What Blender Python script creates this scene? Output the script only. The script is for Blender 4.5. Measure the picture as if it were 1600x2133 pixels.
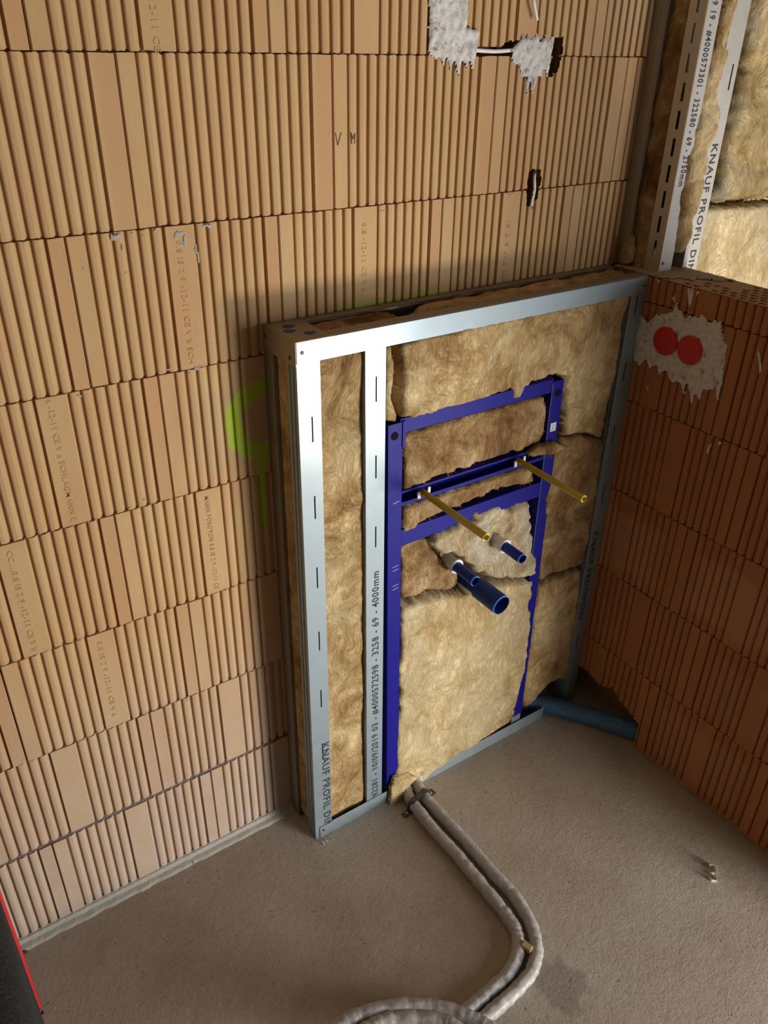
import bpy, bmesh, math, random
from mathutils import Vector, Matrix, noise
random.seed(7)
S = bpy.context.scene
C = S.collection
for o in list(bpy.data.objects): bpy.data.objects.remove(o)

# ---------------------------------------------------------------- camera
F = 1672.2; CAM = Vector((-0.6447, -1.34349, 1.76609))
RX = Vector((0.82743398, -0.56134864, 0.01551469))
DN = Vector((-0.27174491, -0.42442672, -0.86372256))
FW = Vector((0.49143434, 0.71045736, -0.50372873))
cd = bpy.data.cameras.new('camera'); cam = bpy.data.objects.new('camera', cd); C.objects.link(cam)
cd.sensor_fit = 'HORIZONTAL'; cd.sensor_width = 36; cd.lens = F / 1600 * 36; cd.clip_start = .02
M = Matrix((RX, -DN, -FW)).transposed().to_4x4(); M.translation = CAM
cam.matrix_world = M; S.camera = cam

# ---------------------------------------------------------------- light
w = bpy.data.worlds.new('world'); S.world = w; w.use_nodes = True
w.node_tree.nodes['Background'].inputs[0].default_value = (.80, .90, 1.0, 1)
w.node_tree.nodes['Background'].inputs[1].default_value = 0.25
def area(name, loc, target, sx, sy, power, col):
    l = bpy.data.lights.new(name, 'AREA'); l.shape = 'RECTANGLE'; l.size = sx; l.size_y = sy
    l.energy = power; l.color = col
    o = bpy.data.objects.new(name, l); C.objects.link(o); o.location = loc
    o.rotation_euler = (Vector(target) - Vector(loc)).to_track_quat('-Z', 'Y').to_euler()
    return o
area('floor_sun_patch_lamp', (1.35, -2.45, .22), (.35, 0, .85), .60, .42, 54, (1, .92, .80))  # area lamp standing in for sun bouncing off an unseen floor patch
area('rear_opening_fill', (1.60, -3.15, .85), (.5, 0, .8), 1.30, 1.5, 66, (.84, .92, 1))  # cool fill lamp added at the assumed, unseen rear opening
S.view_settings.view_transform = 'Standard'; S.view_settings.look = 'None'
S.view_settings.exposure = 0.0; S.view_settings.gamma = 1

# ---------------------------------------------------------------- helpers
def at(px, py, axis, val):
    """surveying aid: where the sight line through a photo point meets a real plane"""
    d = RX * ((px - 800) / F) + DN * ((py - 1066.5) / F) + FW
    return CAM + d * ((val - CAM[axis]) / d[axis])
YF = -.1287; W = .934; H = 1.31; ZF = -.016

def tag(o, label=None, cat=None, group=None, kind=None):
    if label: o['label'] = label
    if cat: o['category'] = cat
    if group: o['group'] = group
    if kind: o['kind'] = kind
    return o
def mesh(name, vs, fs, m, parent=None, smooth=False):
    me = bpy.data.meshes.new(name); me.from_pydata([tuple(v) for v in vs], [], fs); me.update()
    o = bpy.data.objects.new(name, me); C.objects.link(o); me.materials.append(m)
    if smooth:
        for p in me.polygons: p.use_smooth = True
    if parent: o.parent = parent; o.matrix_parent_inverse = parent.matrix_world.inverted()
    return o
def empty(name, loc, label, cat, group=None):
    o = bpy.data.objects.new(name, None); C.objects.link(o); o.empty_display_size = .05
    o.location = loc; o.matrix_world = Matrix.Translation(loc)
    return tag(o, label, cat, group)
class MB:
    def __init__(s): s.v = []; s.f = []
    def box(s, a, b):
        x0, y0, z0 = a; x1, y1, z1 = b; n = len(s.v)
        s.v += [(x0,y0,z0),(x1,y0,z0),(x1,y1,z0),(x0,y1,z0),(x0,y0,z1),(x1,y0,z1),(x1,y1,z1),(x0,y1,z1)]
        s.f += [tuple(n+i for i in q) for q in ((0,3,2,1),(4,5,6,7),(0,1,5,4),(1,2,6,5),(2,3,7,6),(3,0,4,7))]
        return s
    def obox(s, c, ax, ay, az):
        c, ax, ay, az = map(Vector, (c, ax, ay, az)); n = len(s.v)
        for sz in (-1, 1):
            for sx, sy in ((-1,-1),(1,-1),(1,1),(-1,1)): s.v.append(c + ax*sx + ay*sy + az*sz)
        s.f += [tuple(n+i for i in q) for q in ((0,3,2,1),(4,5,6,7),(0,1,5,4),(1,2,6,5),(2,3,7,6),(3,0,4,7))]
        return s
    def tube(s, p0, p1, r0, r1=None, n=24, cap=True, wall=None):
        """straight tube; wall = thickness makes the p1 end open and hollow"""
        r1 = r1 or r0; p0, p1 = Vector(p0), Vector(p1); d = (p1-p0).normalized()
        a = d.orthogonal().normalized(); b = d.cross(a); rings = [(p0, r0), (p1, r1)]
        if wall: rings += [(p1, r1-wall), (p0 + d*.004, r0-wall)]
        base = len(s.v)
        for c, r in rings:
            for i in range(n):
                t = 2*math.pi*i/n; s.v.append(c + (a*math.cos(t) + b*math.sin(t))*r)
        for k in range(len(rings)-1):
            for i in range(n):
                j = (i+1) % n; q = base + k*n
                s.f.append((q+i, q+j, q+n+j, q+n+i))
        if cap:
            s.f.append(tuple(base+i for i in range(n))[::-1])
            e = base + (len(rings)-1)*n
            s.f.append(tuple(e+i for i in range(n)))
        return s
    def build(s, name, m, parent=None, smooth=False, bevel=0):
        o = mesh(name, s.v, s.f, m, parent, smooth)
        if bevel:
            b = o.modifiers.new('bevel', 'BEVEL'); b.width = bevel; b.segments = 2; b.limit_method = 'ANGLE'
        if smooth:
            o.data.set_sharp_from_angle(angle=math.radians(40))
        return o
def tag_children(o): pass

# ---------------------------------------------------------------- materials
def nt(name):
    m = bpy.data.materials.new(name); m.use_nodes = True; t = m.node_tree
    return m, t, t.nodes['Principled BSDF']
def N(t, typ, **k):
    n = t.nodes.new(typ)
    for a, b in k.items():
        if a.startswith('i_'): n.inputs[int(a[2:])].default_value = b
        else: setattr(n, a, b)
    return n
def math_(t, op, a, b=None, clamp=False):
    n = t.nodes.new('ShaderNodeMath'); n.operation = op; n.use_clamp = clamp
    for i, q in enumerate((a, b)):
        if q is None: continue
        if isinstance(q, (int, float)): n.inputs[i].default_value = q
        else: t.links.new(q, n.inputs[i])
    return n.outputs[0]
def coords(t, scale=(1,1,1)):
    c = t.nodes.new('ShaderNodeNewGeometry'); mp = t.nodes.new('ShaderNodeMapping')
    mp.inputs['Scale'].default_value = scale; t.links.new(c.outputs['Position'], mp.inputs[0]); return mp.outputs[0]
def noise_(t, vec, scale, detail=4, rough=.55, dist=0):
    n = t.nodes.new('ShaderNodeTexNoise'); t.links.new(vec, n.inputs['Vector'])
    n.inputs['Scale'].default_value = scale; n.inputs['Detail'].default_value = detail
    n.inputs['Roughness'].default_value = rough; n.inputs['Distortion'].default_value = dist
    return n.outputs[0]
def ramp(t, fac, stops):
    r = t.nodes.new('ShaderNodeValToRGB'); t.links.new(fac, r.inputs[0]); e = r.color_ramp.elements
    while len(e) < len(stops): e.new(.5)
    for i, (p, c) in enumerate(stops):
        e[i].position = p; e[i].color = (*c, 1) if len(c) == 3 else c
    return r.outputs[0]
def mix(t, fac, a, b, mode='MIX'):
    n = t.nodes.new('ShaderNodeMix'); n.data_type = 'RGBA'; n.blend_type = mode
    for s, q in ((0, fac), (6, a), (7, b)):
        if isinstance(q, (int, float)): n.inputs[s].default_value = q
        elif isinstance(q, tuple): n.inputs[s].default_value = (*q, 1)
        else: t.links.new(q, n.inputs[s])
    return n.outputs[2]
def bump(t, b, h, strength, dist=.01):
    n = t.nodes.new('ShaderNodeBump'); n.inputs['Strength'].default_value = strength
    n.inputs['Distance'].default_value = dist; t.links.new(h, n.inputs['Height']); t.links.new(n.outputs[0], b.inputs['Normal'])
def flat(name, col, rough=.6, metal=0, bs=0, scale=60, var=.12, spec=.5):
    m, t, b = nt(name); v = coords(t)
    f = noise_(t, v, scale, 4)
    c = mix(t, f, tuple(x*(1-var) for x in col), tuple(min(1, x*(1+var)) for x in col)); t.links.new(c, b.inputs['Base Color'])
    b.inputs['Roughness'].default_value = rough; b.inputs['Metallic'].default_value = metal; b.inputs['Specular IOR Level'].default_value = spec
    if bs: bump(t, b, f, bs, .004)
    return m

def brick_mat(name, A, B, P, G, left):
    m, t, b = nt(name); L = t.links
    at_ = N(t, 'ShaderNodeVertexColor', layer_name='brick'); sp = N(t, 'ShaderNodeSeparateColor'); L.new(at_.outputs[0], sp.inputs[0])
    rnd, u, v = sp.outputs
    p = coords(t)
    c = mix(t, rnd, A, B)
    big = noise_(t, coords(t, (1, 1, .35)), 9, 4, .6)
    c = mix(t, math_(t, 'MULTIPLY', ramp(t, big, [(.42, (0,0,0)), (.68, (1,1,1))]), .75), c, P)
    rim_ = math_(t, 'MAXIMUM', math_(t, 'MULTIPLY', math_(t, 'SUBTRACT', u, .905), 60, True), math_(t, 'MULTIPLY', math_(t, 'SUBTRACT', math_(t, 'ABSOLUTE', math_(t, 'SUBTRACT', v, .5)), math_(t, 'ADD', .30, math_(t, 'MULTIPLY', big, .3))), 9, True))
    c = mix(t, math_(t, 'MULTIPLY', rim_, .55), c, P)
    st = noise_(t, coords(t, (1, 1, .05)), 140, 3)
    c = mix(t, math_(t, 'MULTIPLY', st, .45), c, G)
    # soot grey firing patch that stops short of the brick's edges
    def edge(x, lo, hi, s):
        a = math_(t, 'MULTIPLY', math_(t, 'SUBTRACT', x, lo), s, True); q = math_(t, 'MULTIPLY', math_(t, 'SUBTRACT', hi, x), s, True)
        return math_(t, 'MINIMUM', a, q)
    wob = math_(t, 'MULTIPLY', math_(t, 'SUBTRACT', noise_(t, p, 12, 3), .5), .25)
    box = math_(t, 'MULTIPLY', edge(math_(t, 'ADD', u, wob), .08, .9, 9), edge(math_(t, 'ADD', v, wob), .06, .86, 9))
    sel = math_(t, 'MULTIPLY', math_(t, 'SUBTRACT', math_(t, 'FRACT', math_(t, 'MULTIPLY', rnd, 7.31)), .55), 2.2, True)
    c = mix(t, math_(t, 'MULTIPLY', math_(t, 'MULTIPLY', box, sel), .8), c, G)
    fine = noise_(t, p, 420, 3, .7)
    c = mix(t, math_(t, 'MULTIPLY', fine, .22), c, (A[0]*.45, A[1]*.42, A[2]*.4))
    g = N(t, 'ShaderNodeNewGeometry'); s = N(t, 'ShaderNodeSeparateXYZ'); L.new(g.outputs['Position'], s.inputs[0]); X, Y, Z = s.outputs
    if left:
        # lime dust on the lowest courses
        d = math_(t, 'MULTIPLY', math_(t, 'SUBTRACT', .75, Z), 1.0, True)
        c = mix(t, math_(t, 'MULTIPLY', math_(t, 'MULTIPLY', d, noise_(t, p, 20, 5, .7)), 2.0, True), c, (.50, .40, .34))
        # sprayed neon mark: an open ring with a tail
        n1 = math_(t, 'MULTIPLY', math_(t, 'SUBTRACT', noise_(t, p, 45, 3), .5), .035)
        dx = math_(t, 'SUBTRACT', X, -.008); dz = math_(t, 'MULTIPLY', math_(t, 'SUBTRACT', Z, 1.118), .95)
        r = math_(t, 'SQRT', math_(t, 'ADD', math_(t, 'MULTIPLY', dx, dx), math_(t, 'MULTIPLY', dz, dz)))
        dr = math_(t, 'ADD', math_(t, 'ABSOLUTE', math_(t, 'SUBTRACT', r, .065)), n1)
        ring = math_(t, 'MULTIPLY', math_(t, 'SUBTRACT', .021, dr), 180, True)
        bx = math_(t, 'MULTIPLY', math_(t, 'SUBTRACT', .014, math_(t, 'ADD', math_(t, 'ABSOLUTE', math_(t, 'ADD', X, .022)), math_(t, 'MULTIPLY', n1, .5))), 220, True)
        bz = edge(Z, .868, 1.06, 90)
        top = math_(t, 'MULTIPLY', edge(math_(t, 'ADD', Z, n1), 1.285, 1.322, 150), edge(math_(t, 'ADD', X, math_(t, 'MULTIPLY', n1, 3)), .16, .45, 30))
        gm = math_(t, 'MAXIMUM', math_(t, 'MAXIMUM', ring, math_(t, 'MULTIPLY', bx, bz)), math_(t, 'MULTIPLY', top, .6))
        c = mix(t, math_(t, 'MULTIPLY', gm, .78), c, (.36, .52, .02))
    L.new(c, b.inputs['Base Color']); b.inputs['Roughness'].default_value = .85
    b.inputs['Specular IOR Level'].default_value = .25
    h = math_(t, 'ADD', math_(t, 'MULTIPLY', fine, .6), st)
    bump(t, b, h, .35, .0012)
    return m
M_BL = brick_mat('brick_pale', (.60, .385, .180), (.53, .325, .145), (.51, .255, .115), (.43, .325, .195), True)
M_BR = brick_mat('brick_red', (.36, .130, .040), (.31, .105, .032), (.36, .14, .045), (.46, .235, .12), False)
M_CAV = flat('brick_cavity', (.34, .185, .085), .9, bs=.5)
M_MORT = flat('mortar', (.36, .33, .29), .9, bs=.6, scale=90, var=.2)
M_IMP = flat('imprint', (.44, .28, .13), .9)
M_IMP2 = flat('pencil', (.12, .08, .06), .8)

def wool(name, lo, mid, hi, grey=None, shift=0):
    m, t, b = nt(name); L = t.links; p = coords(t, (1, 1, 1))
    wv = N(t, 'ShaderNodeTexNoise'); L.new(p, wv.inputs['Vector']); wv.inputs['Scale'].default_value = 5; wv.inputs['Detail'].default_value = 3
    va = N(t, 'ShaderNodeVectorMath', operation='MULTIPLY_ADD'); L.new(wv.outputs['Color'], va.inputs[0]); va.inputs[1].default_value = (.22,.22,.22); L.new(p, va.inputs[2])
    q = va.outputs[0]
    a = noise_(t, q, 7, 9, .68, .7)
    fib = N(t, 'ShaderNodeMapping'); fib.inputs['Scale'].default_value = (1, 1, .25); fib.inputs['Rotation'].default_value = (0, .9, 0); L.new(q, fib.inputs[0])
    f = noise_(t, fib.outputs[0], 150, 6, .75, 1.2)
    k = math_(t, 'ADD', math_(t, 'MULTIPLY', a, .72), math_(t, 'MULTIPLY', f, .28))
    c = ramp(t, k, [(.36+shift, lo), (.47+shift, mid), (.575+shift, hi)])
    if grey:
        gg = ramp(t, noise_(t, q, 7, 5, .6, 1), [(.48, (0,0,0)), (.62, (1,1,1))])
        c = mix(t, math_(t, 'MULTIPLY', gg, .75), c, grey)
    L.new(c, b.inputs['Base Color']); b.inputs['Roughness'].default_value = 1
    b.inputs['Specular IOR Level'].default_value = .05
    bump(t, b, math_(t, 'ADD', f, math_(t, 'MULTIPLY', a, 1.8)), 1.0, .008)
    return m
M_W = wool('wool_tan', (.25, .130, .050), (.58, .375, .165), (.84, .64, .35))
M_WP = wool('wool_pale', (.38, .225, .095), (.70, .50, .24), (.86, .69, .41), shift=-.03)
M_WB = wool('wool_brown', (.19, .090, .035), (.42, .25, .11), (.66, .47, .26), shift=.02)
M_WF = wool('wool_fluffy', (.33, .19, .09), (.66, .50, .30), (.85, .75, .55))
M_WG = wool('wool_dirty', (.26, .16, .07), (.62, .44, .20), (.74, .56, .30), (.36, .33, .25))

def metal(name, col, rough, mott=.1, sharp=0):
    m, t, b = nt(name); L = t.links; p = coords(t)
    n = noise_(t, p, 28, 5, .6, .6); n2 = noise_(t, coords(t, (1, 1, .12)), 60, 3)
    c = mix(t, n, tuple(x*(1-mott) for x in col), tuple(min(1, x*(1+mott)) for x in col)); L.new(c, b.inputs['Base Color'])
    b.inputs['Metallic'].default_value = 1
    L.new(math_(t, 'ADD', math_(t, 'MULTIPLY', n, .18), rough), b.inputs['Roughness'])
    bump(t, b, n2, .05, .002)
    if sharp:
        g = t.nodes.new('ShaderNodeBsdfAnisotropic'); g.inputs['Roughness'].default_value = .20; L.new(c, g.inputs['Color'])
        mx = t.nodes.new('ShaderNodeMixShader'); mx.inputs[0].default_value = sharp
        L.new(b.outputs[0], mx.inputs[1]); L.new(g.outputs[0], mx.inputs[2]); L.new(mx.outputs[0], t.nodes['Material Output'].inputs[0])
    return m
M_ZN = metal('galvanised', (.36, .42, .455), .60, .16, .15)
M_ZD = metal('galvanised_dusty_dim', (.34, .29, .23), .55, .2)  # dust tone, its dark colour also carries the dim light on the tops
M_ZW = metal('galvanised_warm', (.56, .52, .47), .58, .12, .12)
M_BLUE = flat('blue_enamel', (.008, .007, .20), .5, scale=30, spec=.16)
M_BPIPE = flat('blue_plastic', (.008, .028, .32), .45, spec=.25)
M_DRAIN = flat('blue_drain', (.008, .045, .24), .5, spec=.25)
M_RIM = flat('cut_rim', (.10, .25, .65), .5)
M_WHITE = flat('white_plastic', (.72, .70, .68), .4)
M_YEL, _t, _b = nt('yellow_tube'); _b.inputs['Base Color'].default_value = (.62, .47, .01, 1); _b.inputs['Roughness'].default_value = .3
_t.links.new(mix(_t, noise_(_t, coords(_t), 40), (.58,.42,.008), (.66,.50,.015)), _b.inputs['Base Color'])
_b.inputs['Transmission Weight'].default_value = .15
M_BLACK = flat('black', (.006, .005, .005), .8, spec=.1)
M_RED = flat('red_lid', (.50, .012, .012), .45)
M_REDP = flat('red_piping', (.50, .02, .03), .5)
M_CABLE = flat('white_cable', (.78, .75, .68), .5)
M_INK = flat('ink', (.030, .032, .04), .7)
M_INKB = flat('blue_ink', (.03, .03, .14), .6)
M_STRAP = metal('dark_steel', (.10, .10, .09), .5)
M_CLEAR, _t, _b = nt('clear_plastic'); _b.inputs['Transmission Weight'].default_value = .35; _b.inputs['Roughness'].default_value = .15
_t.links.new(mix(_t, noise_(_t, coords(_t), 80), (.95,.93,.88), (.8,.8,.78)), _b.inputs['Base Color'])
def plaster_mat():
    m, t, b = nt('plaster'); p = coords(t); n = noise_(t, p, 70, 6, .7, .5)
    t.links.new(ramp(t, n, [(.33, (.24,.22,.19)), (.44, (.60,.565,.52)), (.7, (.72,.69,.65))]), b.inputs['Base Color'])
    b.inputs['Roughness'].default_value = .95; bump(t, b, n, .8, .005); return m
M_PL = plaster_mat()
def hose_mat():
    m, t, b = nt('hose_foil'); p = coords(t); n = noise_(t, p, 90, 5, .6, 1)
    t.links.new(ramp(t, n, [(.3, (.29,.27,.25)), (.7, (.43,.40,.38))]), b.inputs['Base Color'])
    b.inputs['Roughness'].default_value = .42; bump(t, b, n, .35, .003); return m
M_HOSE = hose_mat()
def foam_mat():
    m, t, b = nt('blue_foam'); n = noise_(t, coords(t, (1, 1, .5)), 150, 4, .6, 1)
    t.links.new(ramp(t, n, [(.3, (.035,.11,.22)), (.7, (.10,.23,.38))]), b.inputs['Base Color'])
    b.inputs['Roughness'].default_value = .35; bump(t, b, n, .9, .006); return m
M_FOAM = foam_mat()
def floor_mat():
    m, t, b = nt('screed'); L = t.links; p = coords(t)
    n = noise_(t, p, 3.5, 6, .6); g = noise_(t, p, 150, 6, .75)
    c = ramp(t, n, [(.3, (.36,.285,.215)), (.5, (.445,.37,.295)), (.72, (.51,.44,.365))])
    sp = ramp(t, noise_(t, p, 300, 2), [(.62, (0,0,0)), (.74, (1,1,1))])
    c = mix(t, math_(t, 'MULTIPLY', sp, .35), c, (.5, .44, .38))
    pit = ramp(t, noise_(t, p, 95, 2), [(.24, (1,1,1)), (.33, (0,0,0))])
    c = mix(t, math_(t, 'MULTIPLY', pit, .5), c, (.12, .08, .055))
    c = mix(t, math_(t, 'MULTIPLY', ramp(t, g, [(.35, (1,1,1)), (.62, (0,0,0))]), .28), c, (.17, .125, .09))
    # damp patch next to the hose bend
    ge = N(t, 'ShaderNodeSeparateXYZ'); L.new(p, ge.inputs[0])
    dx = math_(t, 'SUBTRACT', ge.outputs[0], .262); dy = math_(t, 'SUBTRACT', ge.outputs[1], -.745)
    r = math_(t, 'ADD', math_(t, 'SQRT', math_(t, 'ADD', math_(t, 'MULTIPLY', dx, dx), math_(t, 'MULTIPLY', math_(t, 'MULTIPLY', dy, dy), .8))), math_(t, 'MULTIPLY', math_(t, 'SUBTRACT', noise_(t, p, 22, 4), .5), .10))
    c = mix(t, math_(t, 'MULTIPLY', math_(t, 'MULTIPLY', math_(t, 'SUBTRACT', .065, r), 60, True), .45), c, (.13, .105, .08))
    L.new(c, b.inputs['Base Color']); b.inputs['Roughness'].default_value = .8
    lump = noise_(t, p, 45, 3)
    bump(t, b, math_(t, 'ADD', math_(t, 'ADD', g, math_(t, 'MULTIPLY', lump, .8)), math_(t, 'MULTIPLY', pit, -.5)), .85, .0032)
    return m
M_FLOOR = floor_mat()

# ---------------------------------------------------------------- setting
def inpoly(x, y, P):
    r = False; j = len(P)-1
    for i in range(len(P)):
        xi, yi = P[i]; xj, yj = P[j]
        if (yi > y) != (yj > y) and x < (xj-xi)*(y-yi)/(yj-yi)+xi: r = not r
        j = i
    return r
def sdist(x, y, P):
    d = 1e9; j = len(P)-1
    for i in range(len(P)):
        ax, ay = P[j]; bx, by = P[i]; ex, ey = bx-ax, by-ay; L = ex*ex+ey*ey
        t = 0 if L == 0 else max(0, min(1, ((x-ax)*ex+(y-ay)*ey)/L))
        d = min(d, (x-ax-t*ex)**2 + (y-ay-t*ey)**2); j = i
    d = math.sqrt(d); return d if inpoly(x, y, P) else -d

BR = .371
PROF = [(.0006, -.013), (.0012, -.002), (.0026, 0), (.029, 0), (.030, -.002)]
s_ = .030
def _ribs(s, n):
    out = []
    for k in range(n):
        out += [(s+.0006, -.0075), (s+.0036, -.0075), (s+.0046, -.0018), (s+.0066, -.0006), (s+.0120, 0), (s+.0136, -.0002), (s+.0186, -.0022), (s+.0206, -.0046)]
        s += .0212
    return out, s
r_, s_ = _ribs(s_, 6); PROF += r_
PROF += [(s_+.0006, -.0075), (s_+.0036, -.0075), (s_+.0042, 0), (s_+.053, 0), (s_+.0555, -.002)]; s_ += .0558
r_, s_ = _ribs(s_, 6); PROF += r_
PROF += [(s_+.0006, -.0075), (s_+.0036, -.0075), (s_+.0042, 0), (BR-.0026, 0), (BR-.0014, -.002), (BR-.0010, -.013)]
PROF_B = list(PROF[:5])
r_, s2_ = _ribs(.030, 14); PROF_B += r_
PROF_B += [(s2_+.0006, -.0075), (s2_+.0036, -.0075), (s2_+.0046, 0), (BR-.0026, 0), (BR-.0014, -.002), (BR-.0010, -.013)]
WIDE = (.030 + 6*.0212 + .004, .030 + 6*.0212 + .053)       # the wide rib that carries the maker's imprint

def brick_wall(name, M_, place, rows, srange, zmax, holes=(), reverse=False):
    """place(s, z, out) -> point; rows = [(z0, z1, offset)]"""
    vs, fs, cols = [], [], []
    for z0, z1, off in rows:
        k = math.floor((srange[0]-off)/BR)
        while off + k*BR < srange[1]:
            sb = off + k*BR; k += 1
            r = random.random(); pf = PROF_B if (z0 == 1.5 and not reverse) else PROF
            lo, hi = max(sb, srange[0]), min(sb+BR, srange[1])
            cols_s = [(sb+a, b) for a, b in pf if lo-1e-6 <= sb+a <= hi+1e-6]
            if len(cols_s) < 2: continue
            if sb < srange[0]: cols_s = [(lo, -.013), (lo, 0)] + cols_s
            if sb+BR > srange[1]: cols_s = cols_s + [(hi, 0), (hi, -.013)]
            hs = [h for h in holes if any(lo-.01 < x < hi+.01 and z0-.01 < z < z1+.01 for x, z in h)]
            # mark holes that overlap this brick's box
            nz = 110 if hs else 3
            g0, g1 = z0+.0008, min(z1, zmax)-.0008
            if hs:                                       # finer columns too
                c2 = []
                for (a, b), (c_, d) in zip(cols_s, cols_s[1:]):
                    m_ = max(1, int((c_-a)/.0022)); c2 += [(a+(c_-a)*i/m_, b+(d-b)*i/m_) for i in range(m_)]
                cols_s = c2 + [cols_s[-1]]
            zs = [(g0, -.012), (g0, 0)] + [(g0+(g1-g0)*i/nz, 0) for i in range(1, nz)] + [(g1, 0), (g1, -.012)]
            jt = {}
            base = len(vs)
            for iz, (z, dz) in enumerate(zs):
                for ic, (s, d) in enumerate(cols_s):
                    zz = z
                    e = noise.noise(Vector((s*130, z*9, off*3+k)))
                    if iz in (0, 1): zz += max(0, e)*.0030 + (.0018 if d < -.003 else 0)
                    if iz in (len(zs)-1, len(zs)-2): zz -= max(0, -e)*.0026 + (.0012 if d < -.003 else 0)
                    out = min(d, dz) + .0004*noise.noise(Vector((s*60, z*14, 1)))
                    vs.append(place(s, zz, out)); cols.append((r, (s-sb)/BR, (z-z0)/(z1-z0)))
            n = len(cols_s)
            for iz in range(len(zs)-1):
                for ic in range(n-1):
                    if hs:
                        cs = (cols_s[ic][0]+cols_s[ic+1][0])/2; cz = (zs[iz][0]+zs[iz+1][0])/2
                        w1 = .004*noise.noise(Vector((cs*90, cz*90, 0)))
                        if any(inpoly(cs+w1, cz+w1, h) for h in hs): continue
                    q = base+iz*n+ic; f = (q, q+1, q+n+1, q+n)
                    fs.append(f[::-1] if reverse else f)
    o = mesh(name, vs, fs, M_); a = o.data.color_attributes.new('brick', 'FLOAT_COLOR', 'POINT')
    for i, c in enumerate(cols): a.data[i].color = (*c, 1)
    return o

def px_poly(pts, axis, val, ia, ib):
    r = []
    for u in pts:
        q = at(u[0], u[1], axis, val); r.append((q[ia], q[ib]))
    return r
hole_a = px_poly([(1156,78),(1174,76),(1172,110),(1162,150),(1152,160),(1140,158),(1150,120)], 1, 0, 0, 2)
hole_b = px_poly([(1110,352),(1126,354),(1128,375),(1120,410),(1113,441),(1102,430),(1097,405),(1100,372)], 1, 0, 0, 2)
hole_c = px_poly([(985,94),(1020,98),(1045,97),(1055,88),(1085,84),(1090,112),(1062,117),(990,115)], 1, 0, 0, 2)
ROW = [(.25*i, .25*(i+1), -.327 if i % 2 else -.21) for i in range(11)]
ROW[0] = (0, .2463, ROW[0][2]); ROW[1] = (.2537, .5, ROW[1][2])
wall_left = brick_wall('wall_left', M_BL, lambda s, z, d: (s, -d, z), ROW, (-1.35, 1.9), 2.75, [hole_a, hole_b, hole_c])
tag(wall_left, 'pale fluted clay brick wall behind the metal frame', None, None, 'structure')
# backing behind the thin joints, pierced where the wall is broken open
def backing():
    vs, fs = [], []; hs = [hole_a, hole_b, hole_c]
    def quad(x0, x1, z0, z1, y=.0128):
        n = len(vs); vs.extend([(x0,y,z0),(x1,y,z0),(x1,y,z1),(x0,y,z1)]); fs.append((n,n+1,n+2,n+3))
    X0, X1, Z0, Z1 = .42, .78, 1.40, 1.84
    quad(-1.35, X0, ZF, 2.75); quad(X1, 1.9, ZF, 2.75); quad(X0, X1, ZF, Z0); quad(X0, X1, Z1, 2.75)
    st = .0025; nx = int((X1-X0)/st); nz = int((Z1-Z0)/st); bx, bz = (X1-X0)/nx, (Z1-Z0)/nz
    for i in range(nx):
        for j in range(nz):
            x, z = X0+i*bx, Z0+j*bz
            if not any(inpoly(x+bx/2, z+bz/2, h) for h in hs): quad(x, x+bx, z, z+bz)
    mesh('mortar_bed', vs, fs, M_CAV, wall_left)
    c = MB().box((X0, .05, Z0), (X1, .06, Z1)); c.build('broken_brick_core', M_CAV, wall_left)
backing()
# thick dark bed joint under the second course and grey mortar smears along the joints
def strip_along(name, pts, y0, y1, th, m, parent, jit=.0015):
    vs, fs = [], []
    for i, (x, z) in enumerate(pts):
        a = th*(.7+.6*noise.noise(Vector((x*40, z*9, 2))))
        for yy, zz in ((y0, z-a), (y1, z-a*.6), (y1, z+a*.6), (y0, z+a)): vs.append((x, yy+jit*noise.noise(Vector((x*70, z, zz*9))), zz))
    for i in range(len(pts)-1):
        for k in range(3): q = i*4+k; fs.append((q, q+4, q+5, q+1))
    return mesh(name, vs, fs, m, parent, True)
M_JD = flat('joint_dark', (.17, .13, .12), .9, bs=.5, scale=120)
strip_along('bed_joint', [(-1.3+.01*i, .2505) for i in range(225)], .006, .0012, .0036, M_JD, wall_left)
def blob(pts, ia_val, base_y, th, m, name, parent, step=.003, noisef=60, edge=.004, amp=.004, axis=1, sign=-1, seed=0, drip=0):
    """ragged smear on a wall; pts are in the wall's own metres (a, z)"""
    xs = [p[0] for p in pts]; zs = [p[1] for p in pts]
    x0, x1, z0, z1 = min(xs)-.01, max(xs)+.01, min(zs)-.01, max(zs)+.01
    nx, nz = max(2, int((x1-x0)/step)), max(2, int((z1-z0)/step)); idx = {}; vs = []; fs = []
    def h(x, z):
        wx = x + edge*noise.noise(Vector((x*noisef, z*noisef, seed))); wz = z + edge*2*noise.noise(Vector((x*noisef*1.7, z*noisef*.5, seed+5)))
        d = sdist(wx, wz, pts)
        if d <= 0: return None
        return th*min(1, d/.005) + amp*.5*(noise.noise(Vector((x*90, z*60, seed)))+.4*noise.noise(Vector((x*260, z*260, seed))))*min(1, d/.006)
    for i in range(nx+1):
        for j in range(nz+1):
            x, z = x0+(x1-x0)*i/nx, z0+(z1-z0)*j/nz; hh = h(x, z)
            if hh is None: continue
            idx[i, j] = len(vs); yy = base_y + sign*hh
            vs.append((x, yy, z) if axis == 1 else (yy, x, z))
    for i in range(nx):
        for j in range(nz):
            q = [(i,j),(i+1,j),(i+1,j+1),(i,j+1)]
            if all(k in idx for k in q):
                f = tuple(idx[k] for k in q); fs.append(f if axis == 1 else f[::-1])
    return mesh(name, vs, fs, m, parent, True)
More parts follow.
